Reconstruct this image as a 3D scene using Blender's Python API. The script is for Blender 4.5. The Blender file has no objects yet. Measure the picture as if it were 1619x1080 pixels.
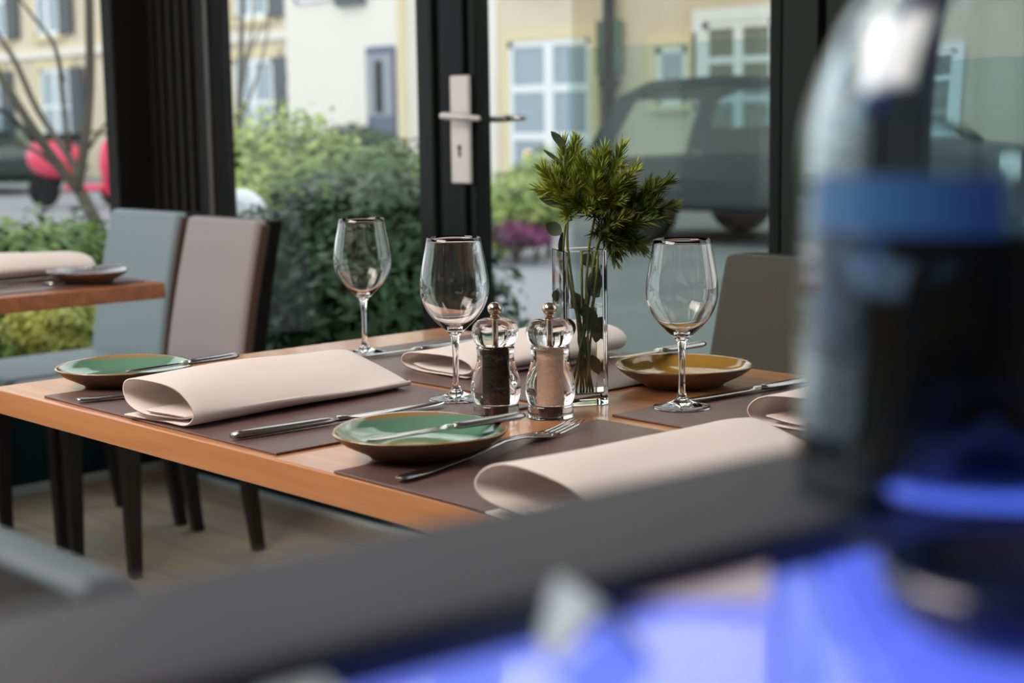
import bpy, bmesh, math, random
from mathutils import Vector, Matrix
random.seed(7)
C = bpy.context.scene.collection
sc = bpy.context.scene

# ------------------------------------------------------------------ camera
AZ, PITCH, ROLL = math.radians(137.09), math.radians(8.048), math.radians(-0.867)
CAM = Vector((0, 0, 1.08))
_f = Vector((math.cos(AZ)*math.cos(PITCH), math.sin(AZ)*math.cos(PITCH), -math.sin(PITCH)))
_r = Vector((math.sin(AZ), -math.cos(AZ), 0)); _u = _r.cross(_f)
_c, _s = math.cos(ROLL), math.sin(ROLL)
CF, CR, CU = _f, _c*_r + _s*_u, -_s*_r + _c*_u
cd = bpy.data.cameras.new('camera'); cam = bpy.data.objects.new('camera', cd); C.objects.link(cam)
M = Matrix((CR, CU, -CF)).transposed().to_4x4(); M.translation = CAM
cam.matrix_world = M
cd.sensor_width = 36; cd.lens = 2526.2/1619*36; cd.clip_start = 0.02; cd.clip_end = 200
cd.dof.use_dof = True; cd.dof.focus_distance = 1.80; cd.dof.aperture_fstop = 5.4
sc.camera = cam
FPX = 2526.2
def ray(px, py):
    return CF + CR*((px-809.5)/FPX) - CU*((py-540)/FPX)
def atz(px, py, z):
    d = ray(px, py); return CAM + d*((z-CAM.z)/d.z)
def aty(px, py, y):
    d = ray(px, py); return CAM + d*(y/d.y)
def att(px, py, t):
    return CAM + ray(px, py)*t
# ------------------------------------------------------------------ world and light
w = bpy.data.worlds.new('world'); sc.world = w; w.use_nodes = True
nt = w.node_tree; bg = nt.nodes['Background']
tc = nt.nodes.new('ShaderNodeTexCoord'); sx = nt.nodes.new('ShaderNodeSeparateXYZ')
rp = nt.nodes.new('ShaderNodeValToRGB')
rp.color_ramp.elements[0].position = 0.0; rp.color_ramp.elements[0].color = (0.90, 0.92, 0.95, 1)
rp.color_ramp.elements[1].position = 0.9; rp.color_ramp.elements[1].color = (0.90, 0.95, 1.0, 1)
nt.links.new(tc.outputs['Generated'], sx.inputs[0]); nt.links.new(sx.outputs['Z'], rp.inputs[0])
nt.links.new(rp.outputs[0], bg.inputs['Color']); bg.inputs['Strength'].default_value = 1.9
def area(name, loc, size, energy, color, look):
    l = bpy.data.lights.new(name, 'AREA'); l.shape = 'RECTANGLE'; l.size, l.size_y = size; l.energy = energy; l.color = color
    o = bpy.data.objects.new(name, l); C.objects.link(o); o.location = loc
    o.rotation_euler = (Vector(look)-Vector(loc)).to_track_quat('-Z', 'Y').to_euler(); return o
area('ceiling_lamp_light', (-1.7, -0.5, 2.6), (1.6, 1.2), 86, (1.0, 0.90, 0.81), (-1.3, 1.1, 0.7))
area('ceiling_lamp_light', (-2.6, 0.2, 2.58), (1.2, 1.2), 26, (1.0, 0.90, 0.80), (-2.6, 0.9, 0))
sc.view_settings.view_transform = 'Standard'; sc.view_settings.look = 'None'
sc.view_settings.gamma = 1; sc.view_settings.use_curve_mapping = False
sc.view_settings.exposure = 0.0
sc.cycles.max_bounces = 14; sc.cycles.transmission_bounces = 12; sc.cycles.transparent_max_bounces = 16
sc.cycles.caustics_refractive = True; sc.cycles.caustics_reflective = False
sc.cycles.use_denoising = True; sc.cycles.sample_clamp_indirect = 6

# ------------------------------------------------------------------ materials
def mat(name, col, rough=0.5, metal=0.0, noise=None, spec=0.5, coat=0, bump=None, sheen=0, trans=0, ior=1.45, emit=None, es=0):
    m = bpy.data.materials.new(name); m.use_nodes = True; n = m.node_tree; b = n.nodes['Principled BSDF']
    b.inputs['Base Color'].default_value = (*col, 1); b.inputs['Roughness'].default_value = rough
    b.inputs['Metallic'].default_value = metal; b.inputs['Specular IOR Level'].default_value = spec
    b.inputs['Coat Weight'].default_value = coat; b.inputs['Coat Roughness'].default_value = 0.06
    b.inputs['Sheen Weight'].default_value = sheen
    b.inputs['Transmission Weight'].default_value = trans; b.inputs['IOR'].default_value = ior
    if emit: b.inputs['Emission Color'].default_value = (*emit, 1); b.inputs['Emission Strength'].default_value = es
    t = n.nodes.new('ShaderNodeTexCoord')
    if noise:   # (scale vector, second colour, detail)
        mp = n.nodes.new('ShaderNodeMapping'); mp.inputs['Scale'].default_value = noise[0]
        nz = n.nodes.new('ShaderNodeTexNoise'); nz.inputs['Scale'].default_value = 1; nz.inputs['Detail'].default_value = 6
        cr = n.nodes.new('ShaderNodeValToRGB'); cr.color_ramp.elements[0].position = .35; cr.color_ramp.elements[1].position = .65
        cr.color_ramp.elements[0].color = (*col, 1); cr.color_ramp.elements[1].color = (*noise[1], 1)
        n.links.new(t.outputs['Object'], mp.inputs[0]); n.links.new(mp.outputs[0], nz.inputs['Vector'])
        n.links.new(nz.outputs['Fac'], cr.inputs[0]); n.links.new(cr.outputs[0], b.inputs['Base Color'])
    if bump:    # (scale, strength)
        nb = n.nodes.new('ShaderNodeTexNoise'); nb.inputs['Scale'].default_value = bump[0]; nb.inputs['Detail'].default_value = 5
        bp = n.nodes.new('ShaderNodeBump'); bp.inputs['Strength'].default_value = bump[1]; bp.inputs['Distance'].default_value = 0.002
        n.links.new(t.outputs['Object'], nb.inputs['Vector']); n.links.new(nb.outputs['Fac'], bp.inputs['Height']); n.links.new(bp.outputs[0], b.inputs['Normal'])
    return m
def pane(name, tint, refl=0.03):    # thin flat glass: clear see-through with a faint mirror
    m = bpy.data.materials.new(name); m.use_nodes = True; n = m.node_tree; n.nodes.remove(n.nodes['Principled BSDF'])
    out = n.nodes['Material Output']; tr = n.nodes.new('ShaderNodeBsdfTransparent'); tr.inputs[0].default_value = (*tint, 1)
    gl = n.nodes.new('ShaderNodeBsdfGlossy'); gl.inputs['Roughness'].default_value = 0.0
    fc = n.nodes.new('ShaderNodeLayerWeight'); fc.inputs['Blend'].default_value = .5
    pw = n.nodes.new('ShaderNodeMath'); pw.operation = 'POWER'; pw.inputs[1].default_value = 5
    lw = n.nodes.new('ShaderNodeMath'); lw.operation = 'MULTIPLY_ADD'; lw.inputs[1].default_value = .9; lw.inputs[2].default_value = refl*.5
    n.links.new(fc.outputs['Facing'], pw.inputs[0]); n.links.new(pw.outputs[0], lw.inputs[0])
    mx = n.nodes.new('ShaderNodeMixShader')
    n.links.new(lw.outputs[0], mx.inputs[0]); n.links.new(tr.outputs[0], mx.inputs[1]); n.links.new(gl.outputs[0], mx.inputs[2])
    n.links.new(mx.outputs[0], out.inputs[0]); return m
def glassm(name, col=(1, 1, 1), ior=1.5, rough=0.0):
    m = bpy.data.materials.new(name); m.use_nodes = True; n = m.node_tree; n.nodes.remove(n.nodes['Principled BSDF'])
    g = n.nodes.new('ShaderNodeBsdfGlass'); g.inputs['Color'].default_value = (*col, 1); g.inputs['IOR'].default_value = ior; g.inputs['Roughness'].default_value = rough
    n.links.new(g.outputs[0], n.nodes['Material Output'].inputs[0]); return m
def planks(name, c1, c2, length, width, rough=.5, rot=0):
    m = mat(name, c1, rough); n = m.node_tree; b = n.nodes['Principled BSDF']
    t = n.nodes.new('ShaderNodeTexCoord'); mp = n.nodes.new('ShaderNodeMapping'); mp.inputs['Rotation'].default_value = (0, 0, rot)
    br = n.nodes.new('ShaderNodeTexBrick'); br.inputs['Scale'].default_value = 1; br.inputs['Brick Width'].default_value = length
    br.inputs['Row Height'].default_value = width; br.inputs['Mortar Size'].default_value = 0.002
    br.inputs['Color1'].default_value = (*c1, 1); br.inputs['Color2'].default_value = (*c2, 1); br.inputs['Mortar'].default_value = (c2[0]*.5, c2[1]*.5, c2[2]*.5, 1)
    mp2 = n.nodes.new('ShaderNodeMapping'); mp2.inputs['Scale'].default_value = (2, 30, 30)
    nz = n.nodes.new('ShaderNodeTexNoise'); nz.inputs['Scale'].default_value = 1; nz.inputs['Detail'].default_value = 5
    mx = n.nodes.new('ShaderNodeMixRGB'); mx.blend_type = 'MULTIPLY'; mx.inputs[0].default_value = .55
    n.links.new(t.outputs['Object'], mp.inputs[0]); n.links.new(mp.outputs[0], br.inputs['Vector'])
    n.links.new(mp.outputs[0], mp2.inputs[0]); n.links.new(mp2.outputs[0], nz.inputs['Vector'])
    n.links.new(br.outputs['Color'], mx.inputs[1]); n.links.new(nz.outputs['Color'], mx.inputs[2]); n.links.new(mx.outputs[0], b.inputs['Base Color'])
    return m
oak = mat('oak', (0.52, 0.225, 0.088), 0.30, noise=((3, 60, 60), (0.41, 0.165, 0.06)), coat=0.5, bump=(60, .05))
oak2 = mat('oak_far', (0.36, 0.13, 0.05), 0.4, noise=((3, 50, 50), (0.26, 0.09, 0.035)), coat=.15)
leather = mat('leather_mat', (0.135, 0.075, 0.068), 0.34, noise=((30, 30, 30), (0.115, 0.062, 0.057)), bump=(900, .25))
linen = mat('napkin_paper', (0.88, 0.79, 0.76), 0.7, bump=(700, .12), sheen=.2)
def _tl(m, w):
    n = m.node_tree; b = n.nodes['Principled BSDF']; out = n.nodes['Material Output']
    t = n.nodes.new('ShaderNodeBsdfTranslucent'); t.inputs[0].default_value = b.inputs['Base Color'].default_value
    mx = n.nodes.new('ShaderNodeMixShader'); mx.inputs[0].default_value = w
    n.links.new(b.outputs[0], mx.inputs[1]); n.links.new(t.outputs[0], mx.inputs[2]); n.links.new(mx.outputs[0], out.inputs[0])
_tl(linen, .18)
steel = mat('steel', (0.62, 0.60, 0.58), 0.14, 1.0)
dsteel = mat('handle_steel', (0.42, 0.40, 0.39), 0.22, 1.0)
glass = glassm('clear_glass')
acryl = glassm('acrylic', (0.99, 0.98, 0.97), 1.46)
water = glassm('water', (0.97, 0.99, 0.96), 1.33)
blackmetal = mat('black_frame', (0.004, 0.007, 0.007), 0.5, spec=.2)
blackwood = mat('black_wood', (0.012, 0.010, 0.010), 0.4)
dkframe = mat('door_frame_grey', (0.008, 0.012, 0.012), 0.5, spec=.25)
strip_m = mat('grey_strip', (0.07, 0.068, 0.06), 0.5)
teal = mat('teal_panel', (0.006, 0.022, 0.026), 0.6, spec=.2)
base_m = mat('baseboard_paint', (0.50, 0.55, 0.55), 0.5)
alu = mat('brushed_aluminium', (0.66, 0.62, 0.62), 0.42, 0.35)
black = mat('black', (0.002, 0.002, 0.002), 0.8)
chairblue = mat('chair_leather_bluegrey', (0.22, 0.29, 0.32), 0.55, bump=(500, .2))
chairmauve = mat('chair_leather_mauve', (0.33, 0.285, 0.30), 0.55, bump=(500, .2))
chairblue_dim = mat('chair_leather_bluegrey_shaded', (0.085, 0.115, 0.14), 0.6, bump=(500, .2))  # darker copy of the blue grey leather, dim foreground light in the colour
chairolive = mat('chair_leather_olive', (0.050, 0.050, 0.040), 0.65, bump=(500, .2), spec=.3)
chairback = mat('chair_shell_black', (0.005, 0.004, 0.004), 0.6, spec=.15)
chairside = mat('chair_side_brown', (0.075, 0.035, 0.022), 0.5)
floor_m = planks('floor_oak', (0.66, 0.53, 0.38), (0.50, 0.39, 0.27), 1.6, 0.16, .42, 0)
wallpaint = mat('wall_paint', (0.32, 0.29, 0.26), 0.8, noise=((3, 3, 3), (0.30, 0.27, 0.24)))
ceil_m = mat('ceiling_paint', (0.45, 0.42, 0.38), 0.8)
clearpane = pane('window_glass', (0.95, 0.97, 0.96))
tintpane = pane('tinted_glass', (0.87, 0.85, 0.79))
tealpane = pane('teal_glass', (0.80, 0.89, 0.90))

# ------------------------------------------------------------------ mesh helpers
def new(name, bm, m, parent=None, smooth=False, bevel=0, sub=0, solid=0, segs=2):
    me = bpy.data.meshes.new(name); bmesh.ops.recalc_face_normals(bm, faces=bm.faces)
    bm.to_mesh(me); bm.free(); me.materials.append(m)
    if smooth:
        for p in me.polygons: p.use_smooth = True
    o = bpy.data.objects.new(name, me); C.objects.link(o)
    if parent: o.parent = parent
    if solid: md = o.modifiers.new('solid', 'SOLIDIFY'); md.thickness = solid; md.offset = 0
    if bevel:
        md = o.modifiers.new('bevel', 'BEVEL'); md.width = bevel; md.segments = segs; md.limit_method = 'ANGLE'; md.angle_limit = .6
        for p in me.polygons: p.use_smooth = True
        o.modifiers.new('wn', 'WEIGHTED_NORMAL')
    if sub: md = o.modifiers.new('sub', 'SUBSURF'); md.levels = sub; md.render_levels = sub
    return o
def thing(name, label, cat, loc=(0, 0, 0), rz=0, group=None):
    o = bpy.data.objects.new(name, None); C.objects.link(o); o.location = loc; o.rotation_euler = (0, 0, rz)
    o.empty_display_size = .05; tag(o, label, cat, group); return o
def tag(o, label=None, cat=None, group=None, kind=None):
    if label: o['label'] = label
    if cat: o['category'] = cat
    if group: o['group'] = group
    if kind: o['kind'] = kind
    return o
def struct(name, bm, m, parent=None, **k):
    o = new(name, bm, m, parent, **k)
    if not parent: o['kind'] = 'structure'
    return o
def dup(root, loc, rz, label, group=None):
    r = root.copy(); C.objects.link(r); r.location = loc; r.rotation_euler = (0, 0, rz); r['label'] = label
    if group: r['group'] = group
    for ch in list(root.children):
        c = ch.copy(); C.objects.link(c); c.parent = r
        for g in list(ch.children):
            d = g.copy(); C.objects.link(d); d.parent = c
    return r
def box(bm, x0, x1, y0, y1, z0, z1, mtx=None):
    vs = [bm.verts.new(v) for v in ((x0, y0, z0), (x1, y0, z0), (x1, y1, z0), (x0, y1, z0), (x0, y0, z1), (x1, y0, z1), (x1, y1, z1), (x0, y1, z1))]
    if mtx:
        for v in vs: v.co = mtx @ v.co
    for f in ((0, 3, 2, 1), (4, 5, 6, 7), (0, 1, 5, 4), (1, 2, 6, 5), (2, 3, 7, 6), (3, 0, 4, 7)): bm.faces.new([vs[i] for i in f])
    return bm
def B(*a, **k): return box(bmesh.new(), *a, **k)
def lathe(bm, prof, n=48, cx=0, cy=0, wob=None, closed=False):
    rings = []
    for r, z in prof:
        if r < 1e-6: rings.append([bm.verts.new((cx, cy, z))]); continue
        ring = []
        for i in range(n):
            a = 2*math.pi*i/n; k = wob(a) if wob else 1
            ring.append(bm.verts.new((cx+r*k*math.cos(a), cy+r*k*math.sin(a), z)))
        rings.append(ring)
    prs = list(zip(rings, rings[1:])) + ([(rings[-1], rings[0])] if closed else [])
    for a, b in prs:
        if len(a) == 1 and len(b) == 1: continue
        for i in range(n):
            j = (i+1) % n
            if len(a) == 1: bm.faces.new((a[0], b[i], b[j]))
            elif len(b) == 1: bm.faces.new((a[i], b[0], a[j]))
            else: bm.faces.new((a[i], b[i], b[j], a[j]))
    return bm
def tube(bm, pts, rads, n=8):
    pts = [Vector(p) for p in pts]
    if not isinstance(rads, (list, tuple)): rads = [rads]*len(pts)
    prev = None; up = Vector((0.13, 0.21, 1)).normalized()
    for i, p in enumerate(pts):
        t = (pts[min(i+1, len(pts)-1)]-pts[max(i-1, 0)]).normalized()
        s = t.cross(up)
        if s.length < .05: s = t.cross(Vector((1, 0, 0)))
        s.normalize(); q = s.cross(t)
        ring = [bm.verts.new(p+rads[i]*(math.cos(2*math.pi*k/n)*s+math.sin(2*math.pi*k/n)*q)) for k in range(n)]
        if prev:
            for k in range(n): bm.faces.new((prev[k], prev[(k+1) % n], ring[(k+1) % n], ring[k]))
        else: bm.faces.new(ring[::-1])
        prev = ring
    bm.faces.new(prev); return bm
def smoothpath(pts, n=6):
    pts = [Vector(p) for p in pts]; out = []
    P = [2*pts[0]-pts[1]]+pts+[2*pts[-1]-pts[-2]]
    for i in range(1, len(P)-2):
        for k in range(n):
            t = k/n; a, b, c, d = P[i-1:i+3]
            out.append(0.5*((2*b)+(c-a)*t+(2*a-5*b+4*c-d)*t*t+(3*b-a-3*c+d)*t**3))
    out.append(pts[-1]); return out
def loft(bm, rings, caps=True):
    vr = [[bm.verts.new(p) for p in r] for r in rings]; n = len(vr[0])
    for a, b in zip(vr, vr[1:]):
        for k in range(n): bm.faces.new((a[k], a[(k+1) % n], b[(k+1) % n], b[k]))
    if caps: bm.faces.new(vr[0][::-1]); bm.faces.new(vr[-1])
    return bm

# ------------------------------------------------------------------ setting
WY, WX = 2.54, -4.33      # window wall behind the table, window wall at the left
struct('floor', B(WX-.1, 3.0, -3.0, WY+.1, -.1, 0), floor_m)
struct('ceiling', B(WX-.1, 3.0, -3.0, WY+.1, 2.75, 2.85), ceil_m)
struct('wall_right', B(3.0, 3.1, -3.0, WY+.1, -.1, 2.85), wallpaint)
struct('wall_front', B(WX-.1, 3.1, -3.1, -3.0, -.1, 2.85), wallpaint)
# solid part below and above the glazing
bm = bmesh.new(); box(bm, WX, 3.0, WY, WY+.06, 0, .36); box(bm, WX, 3.0, WY, WY+.06, 2.55, 2.75)
box(bm, .6, 3.0, WY, WY+.06, .36, 2.55)
struct('wall_back', bm, teal)
bm = bmesh.new(); box(bm, WX-.06, WX, -3.0, WY+.06, 0, .34); box(bm, WX-.06, WX, -3.0, WY+.06, 2.55, 2.75)
struct('wall_left', bm, teal)
struct('baseboard_back', B(WX+.012, 3.0, WY-.014, WY, 0, .016), base_m, bevel=.002)
struct('baseboard_left', B(WX, WX+.014, -3.0, WY-.014, 0, .030), base_m, bevel=.003)
# corner: broad black post with folds and a grey strip
bm = bmesh.new()
box(bm, WX-.05, WX+.015, 2.415, WY+.05, .34, 2.55)
box(bm, WX+.015, -3.950, WY-.012, WY+.050, .36, 2.55)
struct('trim_1', bm, black, bevel=.004)
bm = bmesh.new()
x = WX+.05
while x < -4.04:
    box(bm, x, x+.022, WY-.024, WY-.013, .37, 2.54); x += .05
struct('trim_2', bm, black, bevel=.004)
struct('trim_3', B(-3.985, -3.966, WY-.020, WY-.013, .37, 2.55), strip_m, bevel=.002)
# left glazing
w1 = thing('window_1', None, None); w1['kind'] = 'structure'
bm = bmesh.new(); box(bm, WX-.05, WX-.01, -3.0, 2.415, .34, .38); box(bm, WX-.05, WX-.01, -3.0, 2.415, 2.50, 2.55)
for y in (.6, -1.2): box(bm, WX-.05, WX-.01, y, y+.1, .38, 2.50)
new('window_frame', bm, blackmetal, w1, bevel=.004)
new('glass_pane', B(WX-.035, WX-.030, -3.0, 2.415, .38, 2.50), clearpane, w1)
# window 2: pane between corner post and door
w2 = thing('window_2', None, None); w2['kind'] = 'structure'
bm = bmesh.new(); box(bm, -3.949, -3.06, WY+.01, WY+.05, .36, .40); box(bm, -3.949, -3.06, WY+.01, WY+.05, 2.50, 2.55)
new('window_frame', bm, blackmetal, w2, bevel=.003)
new('glass_pane', B(-3.949, -3.05, WY+.026, WY+.031, .40, 2.50), clearpane, w2)
# fixed post beside the door
bm = bmesh.new(); box(bm, -3.058, -2.998, WY-.005, WY+.055, .0, 2.55); box(bm, -2.992, -2.955, WY+.008, WY+.055, .0, 2.55)
struct('trim_4', bm, dkframe, bevel=.006)
# door leaf
dr = thing('door_1', None, None); dr['kind'] = 'structure'
DX0, DX1 = -2.950, -1.941
bm = bmesh.new(); box(bm, DX0, -2.875, WY-.012, WY+.045, .02, 2.53)
box(bm, -2.868, -2.842, WY-.004, WY+.045, .02, 2.53)
box(bm, DX1-.03, DX1, WY-.012, WY+.045, .02, 2.53); box(bm, -2.842, DX1-.03, WY-.012, WY+.045, .02, .17); box(bm, -2.842, DX1-.03, WY-.012, WY+.045, 2.44, 2.53)
new('door_frame', bm, blackmetal, dr, bevel=.005)
new('glass_pane', B(-2.846, DX1-.028, WY+.022, WY+.027, .17, 2.44), clearpane, dr)
# handle plate with lever, keyhole and outer lever
hp = new('handle_plate', B(-2.912, -2.846, WY-.024, WY-.0125, .921, 1.176), alu, dr, bevel=.004)
bm = bmesh.new(); tube(bm, [(-2.848, WY-.02, 1.078), (-2.843, WY-.055, 1.078)], .010, 12)
new('lever_neck', bm, alu, hp, smooth=True)
bm = bmesh.new(); tube(bm, smoothpath([(-2.775, WY-.050, 1.074), (-2.81, WY-.057, 1.077), (-2.845, WY-.058, 1.079), (-2.905, WY-.058, 1.082)]), [.004]+[.007]*6+[.0095]*12, 12)
new('lever', bm, alu, hp, smooth=True, sub=1)
bm = bmesh.new(); tube(bm, [(-2.879, WY-.0245, 1.007), (-2.879, WY-.0262, 1.007)], .0055, 12); box(bm, -2.8815, -2.8765, WY-.0262, WY-.0245, .985, 1.005)
new('keyhole', bm, black, hp)
bm = bmesh.new(); tube(bm, [(-2.86, WY+.04, 1.072), (-2.86, WY+.09, 1.073), (-2.84, WY+.10, 1.074), (-2.785, WY+.10, 1.074)], [.008, .009, .009, .006], 10)
new('outer_lever', bm, dsteel, dr, smooth=True)
# right post group
bm = bmesh.new(); box(bm, -1.938, -1.852, WY-.015, WY+.06, 0, 2.55); box(bm, -1.845, -1.70, WY-.005, WY+.06, 0, 2.55)
struct('trim_5', bm, dkframe, bevel=.006)
w3 = thing('window_3', None, None); w3['kind'] = 'structure'
bm = bmesh.new(); box(bm, -1.70, .6, WY+.01, WY+.05, .36, .40); box(bm, -1.70, .6, WY+.01, WY+.05, 2.50, 2.55); box(bm, -.6, -.5, WY+.01, WY+.05, .4, 2.5)
new('window_frame', bm, blackmetal, w3, bevel=.004)
new('glass_pane', B(-1.70, .6, WY+.026, WY+.031, .40, 2.50), clearpane, w3)

# ------------------------------------------------------------------ tables
def table(name, label, x0, x1, y0, y1, top, wood, group=None, th=.032):
    t = thing(name, label, 'table', (0, 0, 0), 0, group)
    new('tabletop', B(x0, x1, y0, y1, top-th, top), wood, t, bevel=.0022)
    cx, cy = (x0+x1)/2, (y0+y1)/2
    new('crossbar', B(x0+.22, x1-.22, cy-.03, cy+.03, top-th-.03, top-th), blackwood, t, bevel=.003)
    new('column', B(cx-.035, cx+.035, cy-.035, cy+.035, .02, top-th-.03), blackwood, t, bevel=.004)
    new('base_plate', B(cx-.28, cx+.28, cy-.22, cy+.22, 0, .02), blackwood, t, bevel=.004)
    return t
table('dining_table', 'oak topped dining table set with wine glasses and plates, in the middle of the photo', -1.908, -.66, .874, 1.624, .75, oak)
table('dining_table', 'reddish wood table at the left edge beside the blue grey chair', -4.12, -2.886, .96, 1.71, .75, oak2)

def placemat(x0, x1, y0, y1, label, rz=0):
    cx, cy = (x0+x1)/2, (y0+y1)/2
    o = new('placemat', B(-(x1-x0)/2, (x1-x0)/2, -(y1-y0)/2, (y1-y0)/2, 0, .0026), leather, bevel=.0009)
    o.location = (cx, cy, .7501); o.rotation_euler = (0, 0, rz)
    return tag(o, label, 'placemat', 'brown leather placemats')
placemat(-1.786, -1.296, .884, 1.236, 'brown leather placemat under the long rolled napkin at the left corner')
placemat(-1.188, -.700, .872, 1.226, 'brown leather placemat under the napkin nearest the camera', -.012)
placemat(-1.800, -1.307, 1.256, 1.612, 'brown leather placemat across the table, under the leftmost wine glass')
placemat(-1.194, -.700, 1.258, 1.611, 'brown leather placemat under the right wine glass and dark knife')
placemat(-3.42, -2.93, 1.34, 1.69, 'placemat on the reddish table at the left edge')

# ------------------------------------------------------------------ napkins: folded sheet seen from its end
def napkin(label, loc, rz, L=.325, W=.140, H=.040, far=.75, seed=0, mode=0, wedge=0.0, grow=0.0):
    rnd = random.Random(seed)
    # cross-section path in (x, z): bottom layer, fat left loop, top, right fold, inner layers
    if mode == 0:
        cs = [(-.46, .045), (-.2, .03), (.1, .025), (.38, .04), (.49, .17), (.46, .42), (.25, .80), (0, .97), (-.25, 1.0), (-.43, .86), (-.5, .60), (-.42, .36), (-.2, .22), (.05, .16), (.28, .15), (.36, .20), (.2, .235), (-.1, .28)]
    else:
        cs = [(.46, .05), (.1, .03), (-.3, .03), (-.48, .12), (-.5, .5), (-.35, .92), (0, 1.0), (.35, .86), (.5, .52), (.44, .24), (.2, .16), (-.2, .2), (-.36, .3)]
    cp = [(v.x, v.y) for v in smoothpath([(a, b, 0) for a, b in cs], 4)]
    bm = bmesh.new(); N = 22; rows = []
    for j in range(N+1):
        t = j/N; h = H*(1-(1-far)*t**1.5)*(1+.05*math.sin(5*t+seed)); ww = W*(1+grow*t)
        taper = 1.0 if t < .93 else 1-(t-.93)*1.1
        row = []
        for i, (a, b) in enumerate(cp):
            y = L*t + .004*math.sin(i*.35+seed)*(1 if t in (0, 1) else 0) - .018*b*(1-t)*0
            if t < .05: y += .006*a
            row.append(bm.verts.new((a*ww*(1-.02*math.sin(7*t)), y, (.0012+b*h*taper*(1-wedge*t*max(0, a+.30)*(1 if b > .3 else .3)))+.0006*math.sin(9*t+a*8))))
        rows.append(row)
    for a, b in zip(rows, rows[1:]):
        for k in range(len(cp)-1): bm.faces.new((a[k], a[k+1], b[k+1], b[k]))
    o = new('folded_napkin', bm, linen, smooth=True, solid=.0022)
    o.modifiers.new('wn', 'WEIGHTED_NORMAL')
    o.location = loc; o.rotation_euler = (0, 0, rz); return tag(o, label, 'napkin', 'pale folded napkins')
napkin('long pale pink folded napkin beside the green plate at the left corner', (-1.522, .884, .7530), .105, L=.325, W=.122, H=.046, far=.92, wedge=.95, grow=.14)
napkin('pale folded napkin nearest the camera, lying behind the grey ledge', (-.893, .858, .7530), .03, L=.325, W=.140, H=.045, far=.86, seed=2, wedge=.5)
napkin('pale folded napkin behind the pepper mill, glass and vase', (-1.548, 1.305, .7530), -.04, L=.275, W=.135, H=.026, far=1.7, seed=4, mode=1)
napkin('pale folded napkin right of the right wine glass, cut by the blurred carafe', (-.975, 1.315, .7530), -.03, L=.27, W=.140, H=.036, far=1.0, seed=5, mode=1)
napkin('pale folded napkin on the reddish table at the left edge', (-3.17, 1.385, .7530), .05, L=.29, W=.15, H=.052, far=.95, seed=6, mode=1)

# ------------------------------------------------------------------ plates
def glaze(name, c1, c2, rim, out):
    m = mat(name, c1, 0.12, coat=.6); n = m.node_tree; b = n.nodes['Principled BSDF']
    t = n.nodes.new('ShaderNodeTexCoord'); ln = n.nodes.new('ShaderNodeVectorMath'); ln.operation = 'LENGTH'
    mp = n.nodes.new('ShaderNodeMapping'); mp.inputs['Scale'].default_value = (1, 1, 0)
    nz = n.nodes.new('ShaderNodeTexNoise'); nz.inputs['Scale'].default_value = 26; nz.inputs['Detail'].default_value = 5
    ad = n.nodes.new('ShaderNodeMath'); ad.operation = 'MULTIPLY_ADD'; ad.inputs[1].default_value = .012
    cr = n.nodes.new('ShaderNodeValToRGB'); e = cr.color_ramp.elements
    e[0].position = .0; e[0].color = (*c2, 1); e[1].position = 1; e[1].color = (*rim, 1)
    for p_, c_ in ((.44, c2), (.52, c1), (.90, c1), (.945, rim)):
        k = e.new(p_); k.color = (*c_, 1)
    sc_ = n.nodes.new('ShaderNodeMath'); sc_.operation = 'MULTIPLY'; sc_.inputs[1].default_value = 1/.094
    n.links.new(t.outputs['Object'], mp.inputs[0]); n.links.new(mp.outputs[0], ln.inputs[0])
    n.links.new(t.outputs['Object'], nz.inputs['Vector']); n.links.new(nz.outputs['Fac'], ad.inputs[0]); n.links.new(ln.outputs['Value'], ad.inputs[2])
    n.links.new(ad.outputs[0], sc_.inputs[0]); n.links.new(sc_.outputs[0], cr.inputs[0]); n.links.new(cr.outputs[0], b.inputs['Base Color'])
    return m
gl_green = glaze('green_glaze', (0.10, 0.22, 0.15), (0.12, 0.19, 0.06), (0.30, 0.16, 0.06), None)
gl_amber = glaze('amber_glaze', (0.36, 0.20, 0.035), (0.30, 0.20, 0.03), (0.22, 0.10, 0.03), None)
gl_grey = glaze('grey_glaze', (0.20, 0.21, 0.24), (0.22, 0.22, 0.26), (0.35, 0.33, 0.3), None)
bisque = mat('plate_underside', (0.22, 0.15, 0.095), .5, noise=((40, 40, 40), (0.16, 0.10, 0.065)))
def plate(label, loc, r, gm, rz=0, h=.026, ang=0):
    t = thing('small_plate', label, 'plate', loc, rz, 'small glazed side plates')
    wob = lambda a: 1+.035*math.cos(3*(a-ang))+.012*math.cos(2*a)
    # upper (glazed) skin, closed slightly below; underside separate part
    up = [(0, .0085), (r*.35, .0082), (r*.58, .0092), (r*.74, .013), (r*.88, .0195), (r*.97, h-.001), (r, h), (r*1.008, h-.0012)]
    lo = [(r*1.008, h-.0012), (r*.98, h-.005), (r*.88, .0145), (r*.74, .0085), (r*.62, .0035), (r*.58, 0), (r*.52, 0), (r*.5, .002), (0, .002)]
    new('plate_face', lathe(bmesh.new(), up, 64, wob=wob), gm, t, smooth=True)
    tag(new('plate_underside', lathe(bmesh.new(), lo, 64, wob=wob), bisque, t, smooth=True), 'unglazed brown underside')
    return t
plate('small green glazed plate at the left corner of the oak table', (-1.797, 1.002, .7503), .0845, gl_green, ang=.4)
plate('small green glazed plate in the middle foreground with a knife lying in it', (-1.188, .978, .7535), .0845, gl_green, ang=2.6)
plate('small amber glazed plate standing behind the right wine glass', (-1.276, 1.470, .7503), .083, gl_amber, ang=.7)
plate('small pale grey plate on the reddish table at the left edge', (-2.990, 1.595, .7535), .082, gl_grey)

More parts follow.
